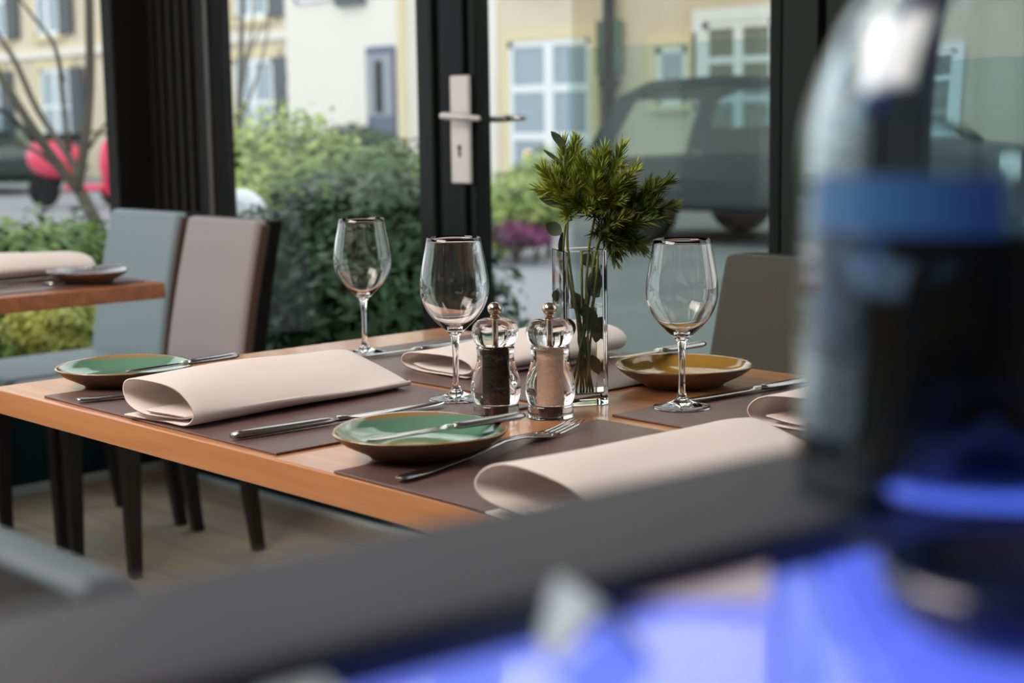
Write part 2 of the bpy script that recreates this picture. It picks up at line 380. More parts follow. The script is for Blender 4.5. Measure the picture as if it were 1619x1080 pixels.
# ------------------------------------------------------------------ cutlery (handle at origin, pointing +Y)
def knife(label, loc, rz, L=.235, tilt=0, parts=None, wide=1.0, group='table knives'):
    t = thing('table_knife', label, 'knife', loc, rz, group); t.rotation_euler = (tilt, 0, rz)
    hl = L*.47
    rings = []
    for i in range(13):
        s = i/12; y = hl*s; a = (.0062+.0022*math.sin(s*3.0+.3))*(1 if 0 < i < 12 else .72); b = (.0042-.0008*s)*(1 if 0 < i < 12 else .7)
        rings.append([(a*math.cos(q)*wide, y, .0045+b*math.sin(q)) for q in [2*math.pi*k/14 for k in range(14)]])
    new('handle', loft(bmesh.new(), rings), dsteel, t, smooth=True)
    # blade: thin, asymmetrical outline
    pts = [(0, .0035, -.0035), (.08, .0035, -.004), (.12, .0065, -.0065), (.2, .0085, -.0072), (.5, .0095, -.0078), (.75, .0095, -.0078), (.9, .0082, -.0066), (.97, .005, -.0044), (1, .0012, -.0018)]
    bm = bmesh.new(); rr = []
    for s, a, b in pts:
        y = hl+(L-hl)*s; th = .0026*(1-s)+.0006 if s < .1 else .0011
        rr.append([(a*wide, y, .0042), (a*.4, y, .0042+th), (b*.6, y, .0042+th*1.2), (b*wide, y, .0042+th), (b*wide, y, .0042-th*.5), (0, y, .0042-th)])
    new('blade', loft(bm, rr), steel, t, smooth=False, bevel=.0004)
    return t
def fork(label, loc, rz, L=.195, group='table forks'):
    t = thing('table_fork', label, 'fork', loc, rz, group)
    rings = []
    prof = [(0, .0045, .004), (.02, .0075, .004), (.12, .0085, .0035), (.35, .0055, .005), (.55, .0032, .009), (.66, .0042, .0075), (.72, .009, .005), (.77, .0118, .003), (.80, .0122, .0028)]
    for s, hw, z in prof:
        y = L*s; th = .0013
        rings.append([(hw, y, z), (hw*.7, y, z+th), (-hw*.7, y, z+th), (-hw, y, z), (-hw*.7, y, z-th), (hw*.7, y, z-th)])
    new('handle', loft(bmesh.new(), rings), dsteel, t, smooth=True, bevel=.0003)
    for k in range(4):
        x = -.0098+.0065*k
        new('tine', tube(bmesh.new(), [(x, L*.79, .0028), (x*.98, L*.86, .0028), (x*.96, L*.94, .0052), (x*.94, L, .0088)], [.0016, .0015, .0013, .0006], 8), steel, t, smooth=True)
    return t
MZ = .7530
knife('long dark table knife between the long napkin and the front green plate', (-1.383, .889, MZ), -.06, L=.275)
knife('knife lying across the front green plate', (-1.153, 1.085, .7768), math.pi-.08, L=.188, wide=1.15)
knife('knife lying across the green plate at the left corner', (-1.722, 1.120, .7770), math.pi+.075, L=.166, wide=1.1)
knife('knife lying across the left rim of the amber plate', (-1.341, 1.588, .7772), math.pi-.04, L=.170, wide=1.1)
knife('dark table knife on the placemat beside the right wine glass', (-1.155, 1.592, MZ), math.pi-.08, L=.240)
knife('table knife on the far placemat behind the left wine glass', (-1.712, 1.525, MZ), math.pi-.06, L=.225)
knife('knife lying across the grey plate on the reddish table', (-2.979, 1.665, .780), math.pi+.09, L=.17)
fork('fork between the front green plate and the napkin nearest the camera', (-1.104, .884, MZ), .215, L=.302)
fork('fork whose handle end sticks out left of the long rolled napkin', (-1.706, .886, MZ), -.30, L=.195)
fork('fork beside the napkin on the reddish table', (-3.03, 1.36, MZ), -.12)

# ------------------------------------------------------------------ wine glasses
def wine_glass(label, loc, s=1.0):
    t = thing('wine_glass', label, 'wine glass', loc, 0, 'empty stemmed wine glasses')
    t.scale = (s, s, s)
    outer = [(.0, .0), (.0300, .0), (.0318, .0008), (.0312, .0018), (.022, .0034), (.011, .0070), (.0058, .012), (.0040, .020), (.0036, .035), (.0037, .055), (.0044, .068), (.0068, .0765),
             (.0140, .0835), (.0240, .0930), (.0330, .1050), (.0385, .1180), (.0402, .1300), (.0395, .1430), (.0372, .1580), (.0340, .1740), (.0312, .1885)]
    th = .0011
    inner = [(.0306, .1890), (.0330, .1740), (.0361, .1580), (.0384, .1430), (.0391, .1300), (.0374, .1182), (.0318, .1060), (.0228, .0945), (.0125, .0868), (.0055, .0838), (.0, .0832)]
    oo = [(v.x, v.y) for v in smoothpath([(a, b, 0) for a, b in outer], 3)]; ii = [(v.x, v.y) for v in smoothpath([(a, b, 0) for a, b in inner], 3)]
    oo = [(max(a, 0), b) for a, b in oo]; ii = [(max(a, 0), b) for a, b in ii]; oo[0] = (0, 0); ii[-1] = (0, .0832)
    foot = [p_ for p_ in oo if True]
    new('bowl_and_stem', lathe(bmesh.new(), oo+ii, 64), glass, t, smooth=True)
    return t
wine_glass('empty wine glass furthest left, behind the end of the long napkin', (-1.764, 1.358, MZ))
wine_glass('empty wine glass left of the pepper mill, in the middle', (-1.393, 1.205, MZ))
wine_glass('empty wine glass on the right in front of the amber plate', (-1.164, 1.341, MZ))

# ------------------------------------------------------------------ mills
pepper_m = mat('peppercorns', (0.003, 0.002, 0.002), .7, noise=((300, 300, 300), (0.030, 0.014, 0.009)), bump=(600, 1.0))
salt_m = mat('salt_crystals', (0.88, 0.58, 0.42), .6, noise=((220, 220, 220), (0.95, 0.74, 0.60)), bump=(600, .8))
metalgold = mat('mill_metal', (0.62, 0.52, 0.43), .2, 1.0)
def mill(label, loc, fill, fname):
    t = thing('grinding_mill', label, 'mill', loc, 0, 'clear acrylic mills')
    body = [(0, 0), (.0245, 0), (.0252, .0015), (.0252, .0120), (.0243, .0145), (.0262, .020), (.0278, .030), (.0268, .041), (.0232, .053), (.0208, .062), (.0205, .070), (.0212, .0765), (.0195, .0785)]
    bo = [(max(v.x, 0), v.y) for v in smoothpath([(a, b, 0) for a, b in body], 3)]; bo[0] = (0, 0)
    new('acrylic_body', lathe(bmesh.new(), bo+[(0, .0785)], 48), acryl, t, smooth=True, bevel=0)
    tag(new(fname, lathe(bmesh.new(), [(0, .0162), (.0102, .0162), (.0102, .0765), (0, .0768)], 40), fill, t, smooth=False), 'mill filling seen through the clear body')
    head = [(0, .0795), (.0190, .0795), (.0215, .0815), (.0248, .0865), (.0262, .0930), (.0252, .0995), (.0215, .1050), (.0150, .1085), (.0060, .1098), (0, .1098)]
    ho = [(max(v.x, 0), v.y) for v in smoothpath([(a, b, 0) for a, b in head], 3)]; ho[0] = (0, .0795); ho[-1] = (0, .1098)
    new('acrylic_head', lathe(bmesh.new(), ho, 48), acryl, t, smooth=True)
    new('spindle', lathe(bmesh.new(), [(0, .080), (.0024, .0815), (.0024, .108), (0, .108)], 16), metalgold, t, smooth=True)
    kn = [(0, .1098), (.0050, .1098), (.0056, .1115), (.0042, .1130), (.0060, .1148), (.0078, .1175), (.0082, .1200), (.0074, .1232), (.0050, .1258), (.0020, .1270), (0, .1272)]
    new('knob', lathe(bmesh.new(), kn, 32), metalgold, t, smooth=True)
    new('grinder', lathe(bmesh.new(), [(0, .0010), (.0085, .0010), (.0098, .0130), (0, .0135)], 24), mat('grinder', (.05, .02, .015), .4), t, smooth=False)
    return t
mill('clear pepper mill filled with black peppercorns, left of the salt mill', (-1.290, 1.174, .7503), pepper_m, 'pepper_filling')
mill('clear salt mill filled with pinkish salt, between pepper mill and glass vase', (-1.243, 1.212, .7503), salt_m, 'salt_filling')

# ------------------------------------------------------------------ vase, water, sprigs
VC = Vector((-1.283, 1.300, .7503)); VR = Vector((math.sin(AZ), -math.cos(AZ), 0)); VD = Vector((math.cos(AZ), math.sin(AZ), 0))
def vp(px, py, d=0):    # point above the vase
    return VC + VR*((px-923)/1362) + VD*d + Vector((0, 0, (635-py)/1356))
vrot = AZ-math.pi/2+math.radians(14)
va = thing('square_vase', 'tall square clear glass vase holding green sprigs, beside the salt mill', 'vase', VC, vrot)
def sq(h, z, r=.004):
    out = []
    for sx_, sy_, a0 in ((1, 1, 0), (-1, 1, 90), (-1, -1, 180), (1, -1, 270)):
        for k in range(4):
            a = math.radians(a0+30*k); out.append((sx_*(h-r)+r*math.cos(a), sy_*(h-r)+r*math.sin(a), z))
    return out
hv = .0262
bm = bmesh.new(); loft(bm, [sq(hv-.001, 0), sq(hv, .001), sq(hv, .1765), sq(hv-.0008, .1775), sq(hv-.0034, .1775, .002), sq(hv-.0042, .1765, .002), sq(hv-.0042, .014, .002), sq(hv-.006, .012, .002)])
new('vase_glass', bm, glass, va)
wt = new('vase_water', loft(bmesh.new(), [sq(hv-.0046, .0145, .002), sq(hv-.0046, .112, .002)]), water)
wt.location = VC; wt.rotation_euler = (0, 0, vrot); tag(wt, 'water filling the square glass vase a bit over half', 'water')
def leafmat(name, c1, c2, rough=.5, sc_=8):
    m = mat(name, c1, rough, noise=((sc_, sc_, sc_), c2)); m.node_tree.nodes['Principled BSDF'].inputs['Specular IOR Level'].default_value = .2
    return m
needle_m = leafmat('needle_green', (0.17, 0.25, 0.035), (0.38, 0.44, 0.08), .6, 40)
needle_d = leafmat('needle_dark', (0.055, 0.09, 0.02), (0.16, 0.20, 0.04), .6, 40)
stem_m = mat('sprig_stem', (0.14, 0.17, 0.05), .6)
euc_m = leafmat('eucalyptus', (0.075, 0.10, 0.055), (0.11, 0.14, 0.08), .55, 60)
def needles(bm, p0, d, L, n, rng, spread=.9, nl=.018):
    # a shoot: needles all around axis
    d = d.normalized(); a = d.orthogonal().normalized(); b = d.cross(a)
    for i in range(n):
        s = rng.random()**.8; q = p0+d*L*s; th = rng.uniform(0, 2*math.pi); sp = spread*(1-.55*s)*rng.uniform(.6, 1.1)
        dr_ = (d*math.cos(sp)+(a*math.cos(th)+b*math.sin(th))*math.sin(sp)).normalized()
        l = nl*rng.uniform(.7, 1.1); sd = dr_.cross(Vector((rng.random()-.5, rng.random()-.5, rng.random()-.5))).normalized()*.0007
        v = [bm.verts.new(q-sd), bm.verts.new(q+sd), bm.verts.new(q+dr_*l*.6+sd*.9), bm.verts.new(q+dr_*l), bm.verts.new(q+dr_*l*.6-sd*.9)]
        bm.faces.new(v)
def sprig(label, path, shoots, m, seed, nn=210):
    rng = random.Random(seed); t = thing('feathery_sprig', label, 'sprig', path[0], 0, 'feathery green sprigs in the vase'); off = Vector(path[0])
    bs = bmesh.new(); P = smoothpath(path, 5); tube(bs, [p-off for p in P], [.0016]*len(P), 6)
    bn = bmesh.new()
    for (a, b) in shoots:
        a, b = Vector(a), Vector(b); near = min(P, key=lambda q: (q-a).length)
        tube(bs, [near-off, a-off, b-off], [.0011, .0009, .0004], 5)
        needles(bn, a-off, b-a, (b-a).length, nn, rng, 1.15, .019)
        for _ in range(6):
            c = a+(b-a)*rng.uniform(.1, .7); d = ((b-a).normalized()+Vector([rng.uniform(-.9, .9) for _ in range(3)])).normalized()
            needles(bn, c-off, d, rng.uniform(.012, .025), nn//5, rng, .95, .016)
    new('stem', bs, stem_m, t, smooth=True); new('needles', bn, m, t)
inn = .0
sprig('bright feathery sprig at the upper left of the vase', [vp(930, 612, .004), vp(915, 480, 0), vp(905, 395, 0), vp(905, 340, 0)],
      [(vp(903, 330), vp(870, 272, -.01)), (vp(905, 315), vp(900, 232, .01)), (vp(908, 340), vp(925, 262, -.015)), (vp(905, 300), vp(918, 236, .02)), (vp(900, 325), vp(884, 300, .01)), (vp(912, 350), vp(890, 295, -.02))], needle_m, 1)
sprig('bright feathery sprig in the middle above the vase', [vp(935, 615, -.004), vp(932, 480, 0), vp(938, 395, .003), vp(948, 345, 0)],
      [(vp(945, 335), vp(930, 262, -.02)), (vp(950, 335), vp(962, 245, 0)), (vp(955, 335), vp(990, 240, .01)), (vp(950, 345), vp(1010, 272, -.01)), (vp(945, 345), vp(945, 290, -.03)), (vp(958, 340), vp(985, 292, -.02)), (vp(940, 345), vp(915, 310, -.02))], needle_m, 2)
sprig('dark feathery sprig drooping to the right of the vase', [vp(912, 618, 0), vp(935, 480, .005), vp(948, 400, 0), vp(965, 365, -.005), vp(1000, 350, -.01)],
      [(vp(975, 355), vp(1062, 292, 0)), (vp(985, 352), vp(1066, 330, -.01)), (vp(965, 365), vp(1030, 350, -.03)), (vp(960, 370), vp(1020, 385, -.015)), (vp(955, 365), vp(1000, 392, .01)), (vp(955, 350), vp(1010, 325, .01)), (vp(990, 345), vp(1045, 300, .02)), (vp(960, 368), vp(975, 390, -.02)), (vp(950, 372), vp(985, 345, -.03))], needle_d, 3, 230)
def eleaf(bm, base, tip, wd, nrm):
    base, tip = Vector(base), Vector(tip); ax = tip-base; s = ax.cross(nrm).normalized()*wd; bend = nrm.normalized()*wd*.35
    L = []; R = []; Mi = []
    for i in range(7):
        t = i/6; wv = math.sin(math.pi*min(1, t*.95+.03))**.8
        c = base+ax*t; Mi.append(bm.verts.new(c-bend*wv)); L.append(bm.verts.new(c+s*wv)); R.append(bm.verts.new(c-s*wv))
    for i in range(6):
        bm.faces.new((Mi[i], Mi[i+1], L[i+1], L[i])); bm.faces.new((Mi[i], R[i], R[i+1], Mi[i+1]))
def leafy(label, path, leaves, seed):
    t = thing('leafy_stem', label, 'sprig', path[0], 0, 'smooth leaved stems in the vase'); off = Vector(path[0])
    P = smoothpath(path, 5); new('stem', tube(bmesh.new(), [p-off for p in P], .0014, 6), stem_m, t, smooth=True)
    for b, tp, wd, nr in leaves:
        bm = bmesh.new(); eleaf(bm, Vector(b)-off, Vector(tp)-off, wd, nr); new('leaf', bm, euc_m, t, smooth=True)
fr = -VD
leafy('stem with smooth oval leaves at the left side of the vase', [vp(905, 615, .005), vp(897, 480), vp(898, 395), vp(903, 330), vp(900, 250)],
      [(vp(902, 236), vp(881, 213), .0055, fr+VR*.8), (vp(898, 262), vp(868, 240), .0045, fr*.5+Vector((0, 0, 1))), (vp(903, 329), vp(862, 315), .006, fr+Vector((0, 0, .8))),
       (vp(896, 371), vp(872, 354), .0085, fr+Vector((0, 0, .4))), (vp(897, 368), vp(893, 405), .0052, fr+VR), (vp(895, 455), vp(890, 480), .010, fr), (vp(897, 500), vp(908, 530, .008), .008, fr)], 4)
leafy('stem with smooth oval leaves standing inside the right side of the vase', [vp(930, 618, -.006), vp(940, 500, .003), vp(950, 430), vp(952, 395), vp(958, 375)],
      [(vp(948, 470), vp(950, 420, .004), .010, fr), (vp(943, 520), vp(930, 480, -.004), .009, fr), (vp(950, 420), vp(925, 405, .004), .008, fr), (vp(945, 540), vp(952, 500), .008, fr), (vp(935, 560), vp(918, 525), .007, fr), (vp(938, 560), vp(950, 590), .007, fr), (vp(932, 600), vp(922, 560), .007, fr), (vp(952, 470), vp(935, 440, .006), .009, fr), (vp(930, 500), vp(912, 462, .006), .009, fr)], 5)
for k, (lb, a, b) in enumerate((('short thin stem at the back left inside the vase', (925, 617), (900, 405)), ('straight thin stem at the centre inside the vase', (920, 618), (926, 398)), ('thin stem crossing to the far right corner of the vase', (912, 617), (960, 420)), ('thin bare stem leaning left inside the vase', (940, 617), (893, 400)), ('thin bare stem leaning right inside the vase', (905, 617), (953, 400)))):
    o = new('green_twig', tube(bmesh.new(), [vp(*a, .008-.004*k)-VC, vp((a[0]+b[0])/2+3, 500, .004)-VC, vp(*b)-VC], .0015, 6), stem_m, smooth=True); o.location = VC
    tag(o, lb, 'twig', 'bare stems in the vase')

# ------------------------------------------------------------------ chairs (facing -Y, backrest at +Y)
def chair(label, loc, rz, cloth, W=.42, top=.86, seat=.46, side=chairside):
    t = thing('dining_chair', label, 'chair', loc, rz, 'upholstered dining chairs')
    D = .44
    # seat cushion
    new('seat', B(-W/2, W/2, -.02, D, seat-.075, seat), cloth, t, bevel=.018, segs=3)
    # backrest: front pad and dark shell, leaning back
    def slab(y0, y1, x, z0, z1, lean=.085):
        rings = []
        for i in range(9):
            s = i/8; z = z0+(z1-z0)*s; l = lean*(s**1.3); k = 1-.05*s
            rings.append([(-x*k, y0+l, z), (x*k, y0+l, z), (x*k, y1+l, z), (-x*k, y1+l, z)])
        return loft(bmesh.new(), rings)
    new('backrest', slab(D-.035, D, W/2-.004, seat-.05, top, ), cloth, t, bevel=.012, segs=3)
    new('back_shell', slab(D+.001, D+.042, W/2, seat-.08, top-.002), chairback, t, bevel=.006)
    new('side_trim', slab(D-.022, D+.002, W/2+.0015, seat-.06, top-.012), side, t, bevel=.003)
    for sx_ in (-1, 1):
        for (y0, dy) in ((.12, .0), (D-.02, .05)):
            x = sx_*(W/2-.03)
            rings = []
            for s in (0, 1):
                h = .022-.008*s; yy = y0+dy*s; z = (seat-.07)*(1-s)
                rings.append([(x-h, yy-h, z), (x+h, yy-h, z), (x+h, yy+h, z), (x-h, yy+h, z)])
            new('leg', loft(bmesh.new(), rings), blackwood, t, bevel=.003)
    return t
chair('blue grey upholstered chair behind the reddish table at the left', (-3.835, 1.73, 0), .02, chairblue, W=.365, top=.840)
chair('mauve grey upholstered chair with dark brown side, next to the black corner post', (-3.462, 1.73, 0), .0, chairmauve, W=.345, top=.834)
chair('dark olive grey chair on the far side of the oak table at the right', (-1.385, 1.44, 0), 0, chairolive, W=.44, top=.862)
chair('dark backed chair in the blurred lower left foreground, seen from behind', (-.86, .865, 0), math.pi, chairblue_dim, W=.42, top=.866)

# ------------------------------------------------------------------ foreground counter
ledge_m = mat('grey_ledge', (0.052, 0.056, 0.074), .5, noise=((4, 4, 4), (0.046, 0.050, 0.066)))
dkcounter = mat('dark_counter', (0.02, 0.02, 0.028), .5)
ct = thing('bar_counter', 'dark grey counter with a ledge running across the blurred foreground', 'counter', (-.339, .204, 0), -.082)
new('ledge', B(0, .077, -.8, .9, .935, .970), ledge_m, ct, bevel=.006)
new('counter_body', B(.012, .070, -.8, .9, 0, .935), dkcounter, ct)
new('counter_top', B(.070, .60, -.8, .9, .85, .885), dkcounter, ct)
blue_e = mat('blue_led', (0.02, 0.03, .3), .22, emit=(.13, .20, 1.0), es=1.0, coat=1)
pale_refl_e = mat('blue_led_with_reflection', (0.05, 0.06, .3), .22, emit=(.17, .25, 1.0), es=1.0, coat=1)  # glow colour lightened to carry the window reflection on this part
lp = thing('light_panel', 'blue glowing light box set in the counter at the lower right', 'light panel', (-.339, .204, .8855), -.082)
new('housing', B(.0785, .300, -.03, .75, 0, .070), dkcounter, lp, bevel=.003)
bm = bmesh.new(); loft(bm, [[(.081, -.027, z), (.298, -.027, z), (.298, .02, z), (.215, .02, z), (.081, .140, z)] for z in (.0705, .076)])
tag(new('glowing_cover', bm, pale_refl_e, lp, bevel=.001), 'lilac blue part of the glowing cover, paled by painted reflection')
bm = bmesh.new(); loft(bm, [[(.217, .022, z), (.298, .022, z), (.298, .747, z), (.081, .747, z), (.081, .142, z)] for z in (.0705, .076)])
new('glowing_cover', bm, blue_e, lp, bevel=.001)
paper = mat('white_card', (.42, .50, .56), .6)
PZ = .9625
def cardthing(name, label, pts, m, h=.0008):
    P = [atz(x, y, PZ) for x, y in pts]; o0 = P[0].copy()
    bm = bmesh.new(); loft(bm, [[p-o0+Vector((0, 0, z)) for p in P] for z in (0, h)]); o = new(name, bm, m); o.location = o0
    return tag(o, label, 'card')
o0 = atz(862, 1015, PZ); bm = bmesh.new()
loft(bm, [[(-.001, -.016, .0), (.001, -.016, .0), (.012, -.012, .011), (.010, -.012, .011)], [(-.001, .014, .0), (.001, .014, .0), (.006, .012, .011), (.004, .012, .011)]])
loft(bm, [[(.020, -.016, .0), (.022, -.016, .0), (.012, -.012, .0112), (.010, -.012, .0112)], [(.018, .014, .0), (.020, .014, .0), (.006, .012, .0112), (.004, .012, .0112)]])
o = new('tent_card', bm, paper); o.location = o0; o.rotation_euler = (0, 0, .9); tag(o, 'small white folded card standing on the glowing blue panel', 'card')
cardthing('flat_pale_patch', 'pinkish facade reflection built as a card on the glowing panel beside the grey ledge', [(1000, 955), (1215, 960), (1215, 870), (1000, 905)], mat('facade_reflection_pink', (.60, .56, .68), .5))  # added pale sheet standing in for the house facade mirrored in the panel
cardthing('flat_pale_patch', 'white card cut by the bottom edge of the photo', [(405, 1150), (580, 1150), (500, 1080), (405, 1070)], paper, .002)
bb = atz(1590, 735, PZ)
dbt = thing('dark_jar', 'low dark jar standing behind the blurred glass carafe at the right edge', 'jar', (bb.x, bb.y, .9616))
new('jar_body', lathe(bmesh.new(), [(0, 0), (.036, 0), (.038, .003), (.039, .050), (.034, .058), (.030, .060), (0, .060)], 40), mat('jar_dark', (.004, .008, .010), .2), dbt, smooth=True)
new('jar_lid', lathe(bmesh.new(), [(0, .0603), (.032, .0603), (.032, .070), (.030, .072), (0, .072)], 32), blackmetal, dbt, smooth=True)
# glass bottle standing on the panel
jc = atz(1545, 815, .9625)
jt = thing('glass_carafe', 'large blurred clear glass carafe in the right foreground', 'carafe', (jc.x, jc.y, .9616))
R_ = .052
co = [(0, 0), (R_*.9, 0), (R_, .006), (R_, .05), (R_*.99, .105), (R_*.92, .125), (R_*.75, .145), (R_*.52, .160), (R_*.40, .175), (R_*.38, .23)]
ci = [(R_*.33, .23), (R_*.35, .175), (R_*.47, .158), (R_*.70, .142), (R_*.86, .123), (R_*.92, .105), (R_*.93, .05), (R_*.92, .016), (0, .014)]
pp = [(max(v.x, 0), v.y) for v in smoothpath([(a, b, 0) for a, b in co], 4)]; qq = [(max(v.x, 0), v.y) for v in smoothpath([(a, b, 0) for a, b in ci], 4)]
pp[0] = (0, 0); qq[-1] = (0, .014)
new('carafe_glass', lathe(bmesh.new(), pp+qq, 64), glassm('carafe_glass', (.90, .95, .98)), jt, smooth=True)
aj = math.atan2(-jc.y, -jc.x); lb = bmesh.new(); vv = []
for q in range(17):
    a = aj-math.radians(57)+math.radians(62)*q/16
    vv.append([lb.verts.new(((R_+rr_)*math.cos(a), (R_+rr_)*math.sin(a), z)) for rr_, z in ((.0004, .0865), (.0004, .1015), (.0010, .1015), (.0010, .0865))])
for p_, q_ in zip(vv, vv[1:]):
    for k in range(4): lb.faces.new((p_[k], p_[(k+1) % 4], q_[(k+1) % 4], q_[k]))
lb.faces.new(vv[0]); lb.faces.new(vv[-1][::-1])
tag(new('blue_reflection_band', lb, mat('blue_reflection_band', (.045, .15, .33), .35), jt, smooth=False), 'blue panel reflection built as a band on the carafe')  # added band imitating the light panel's blue reflected at the water surface
wa = new('carafe_water', lathe(bmesh.new(), [(0, .0145), (R_*.905, .0165), (R_*.925, .05), (R_*.92, .085), (0, .085)], 64), glassm('blue_water', (.22, .34, .52), 1.33), smooth=True)
wa.location = jt.location; tag(wa, 'bluish water in the lower half of the blurred glass carafe', 'water')
bc = atz(1640, 965, PZ+.004)
o = new('round_dish', lathe(bmesh.new(), [(0, 0), (.026, 0), (.034, .006), (.036, .016), (.034, .016), (.030, .008), (0, .004)], 48), mat('navy_dish', (.01, .012, .05), .2, coat=.5), smooth=True)
o.location = (bc.x, bc.y, .9616); tag(o, 'dark navy round dish at the lower right corner on the blue panel', 'dish')

# ------------------------------------------------------------------ outdoors
ground = struct('floor_outside', B(-60, 25, WY+.1, 16.2, -.2, -.03), mat('street_paving', (0.30, 0.30, 0.32), .8, noise=((.8, .8, .8), (0.24, 0.24, 0.26))))
bm = B(-60, WX-.1, -10, WY+.1, -.2, -.031); struct('floor_outside', bm, bpy.data.materials['street_paving'])

stucco = mat('stucco_cream', (0.72, 0.62, 0.45), .9, noise=((1.2, 1.2, 1.2), (0.78, 0.68, 0.52)))
stucco_w = mat('stucco_white', (0.88, 0.84, 0.76), .9)
stucco_b = mat('stucco_beige', (0.68, 0.58, 0.44), .9, noise=((1, 1, 1), (0.74, 0.64, 0.50)))
yellowtrim = mat('sandstone_trim', (0.78, 0.67, 0.42), .9)
wwin = mat('white_window_paint', (0.86, 0.90, 0.92), .6)
winglass = mat('dark_window_glass', (0.30, 0.38, 0.44), .15, spec=.8)
winglass_d = mat('olive_window_glass', (0.16, 0.17, 0.13), .2, spec=.6)
shutter_m = mat('dark_shutter', (0.075, 0.09, 0.10), .6)
doorblue = mat('blue_grey_door', (0.10, 0.13, 0.20), .5)
HY = 16.0
def window(parent, x0, x1, z0, z1, y, cols=2, rows=3, gm=None, surround=True, mul=.07, sm=None):
    if surround:
        bm = bmesh.new(); s = .16
        box(bm, x0-s, x0, y-.06, y, z0-s*.6, z1+s); box(bm, x1, x1+s, y-.06, y, z0-s*.6, z1+s); box(bm, x0, x1, y-.06, y, z1, z1+s); box(bm, x0, x1, y-.10, y, z0-s*.6, z0)
        new('window_surround', bm, sm or yellowtrim, parent)
    bm = bmesh.new(); f = .09
    box(bm, x0, x0+f, y-.04, y+.05, z0, z1); box(bm, x1-f, x1, y-.04, y+.05, z0, z1); box(bm, x0, x1, y-.04, y+.05, z0, z0+f); box(bm, x0, x1, y-.04, y+.05, z1-f, z1)
    for c in range(1, cols):
        xx = x0+(x1-x0)*c/cols; box(bm, xx-mul, xx+mul, y-.045, y+.045, z0, z1)
    for r_ in range(1, rows):
        zz = z0+(z1-z0)*r_/rows; box(bm, x0, x1, y-.035, y+.045, zz-mul*.6, zz+mul*.6)
    wf = new('window', bm, wwin, parent)
    new('pane', B(x0, x1, y-.012, y+.0, z0, z1), gm or winglass, wf)
    return wf
def wall_with(name, m, parent, x0, x1, z1, y, depth=.5): return new(name, B(x0, x1, y+.01, y+depth, -.03, z1), m, parent)
h1 = thing('terraced_house', 'cream stuccoed house across the street with white windows and dark shutters, far left', 'house', (0, 0, 0), 0, 'houses across the street')
wall_with('house_wall', stucco, h1, -46, -22.25, 7.5, HY, 6)
for (a, b, z0, z1) in ((-31.60, -30.30, .60, 2.19), (-24.29, -23.06, .60, 2.13), (-34.6, -33.45, .6, 2.2), (-28.2, -27.0, .6, 2.15), (-31.67, -30.62, 2.86, 4.5), (-34.0, -32.99, 2.86, 4.5), (-24.18, -23.15, 2.80, 4.5), (-28.0, -26.9, 2.8, 4.5)):
    window(h1, a, b, z0, z1, HY, 2, 2 if z0 < 1 else 2)
    new('shutter', B(b+.03, b+.55, HY-.09, HY-.02, z0, z1), shutter_m, h1, bevel=.01)
new('string_course', B(-46, -22.25, HY-.08, HY+.01, 2.42, 2.56), stucco_w, h1)
h2 = thing('terraced_house', 'bright white house section across the street with a blue grey door', 'house', (0, 0, 0), 0, 'houses across the street')
wall_with('house_wall', stucco_w, h2, -22.25, -19.1, 7.5, HY-.35, 6.3)
new('corner_strip', B(-19.25, -19.1, HY-.40, HY-.34, -.03, 7.5), yellowtrim, h2)
new('front_door', B(-20.05, -19.36, HY-.40, HY-.34, .0, 2.17), doorblue, h2, bevel=.02)
new('door_light', B(-19.80, -19.62, HY-.42, HY-.40, 1.15, 1.95), black, h2)
new('door_upper_panel', B(-20.02, -19.39, HY-.41, HY-.402, 1.10, 2.05), mat('door_grey', (.30, .33, .38), .5), h2)
new('shutter', B(-20.75, -20.05, HY-.44, HY-.36, 2.83, 4.3), shutter_m, h2)
window(h2, -21.9, -20.8, 2.95, 4.3, HY-.35, 2, 2, surround=False)
h3 = thing('terraced_house', 'beige house across the street with tall white windows, seen through the glass door', 'house', (0, 0, 0), 0, 'houses across the street')
wall_with('house_wall', stucco_w, h3, -19.1, -17.45, 7.5, HY, 6); wall_with('house_wall', stucco_b, h3, -17.45, -4, 7.5, HY+.02, 6)
window(h3, -17.156, -15.50, .10, 2.13, HY, 2, 3, mul=.09)
window(h3, -14.30, -13.76, 1.20, 1.94, HY, 1, 1)
window(h3, -13.50, -12.35, .76, 2.22, HY, 2, 3, gm=winglass_d, sm=wwin)
window(h3, -11.2, -10.1, .76, 2.22, HY, 2, 3, gm=winglass_d, sm=wwin)
window(h3, -16.9, -15.6, 2.95, 4.5, HY, 2, 3); window(h3, -13.5, -12.35, 2.8, 4.5, HY, 2, 3)
new('shutter', B(-15.35, -14.92, HY-.09, HY-.02, 1.62, 2.33), mat('green_shutter', (.08, .15, .10), .6), h3)
new('downpipe', tube(bmesh.new(), [(-15.10, HY-.1, -.03), (-15.10, HY-.1, 7)], .085, 12), black, h3, smooth=True)
new('pipe_bracket', B(-15.20, -15.0, HY-.19, HY, 1.44, 1.56), black, h3)
lam = new('wall_lamp', lathe(bmesh.new(), [(0, -.07), (.045, -.05), (.065, 0), (.045, .05), (0, .07)], 16), mat('lamp_glow', (1, .8, .5), .5, emit=(1, .55, .22), es=1.6), smooth=True)
lam.location = aty(835, 245, HY-.2); tag(lam, 'small warm glowing lamp in front of the tall white window', 'lamp')

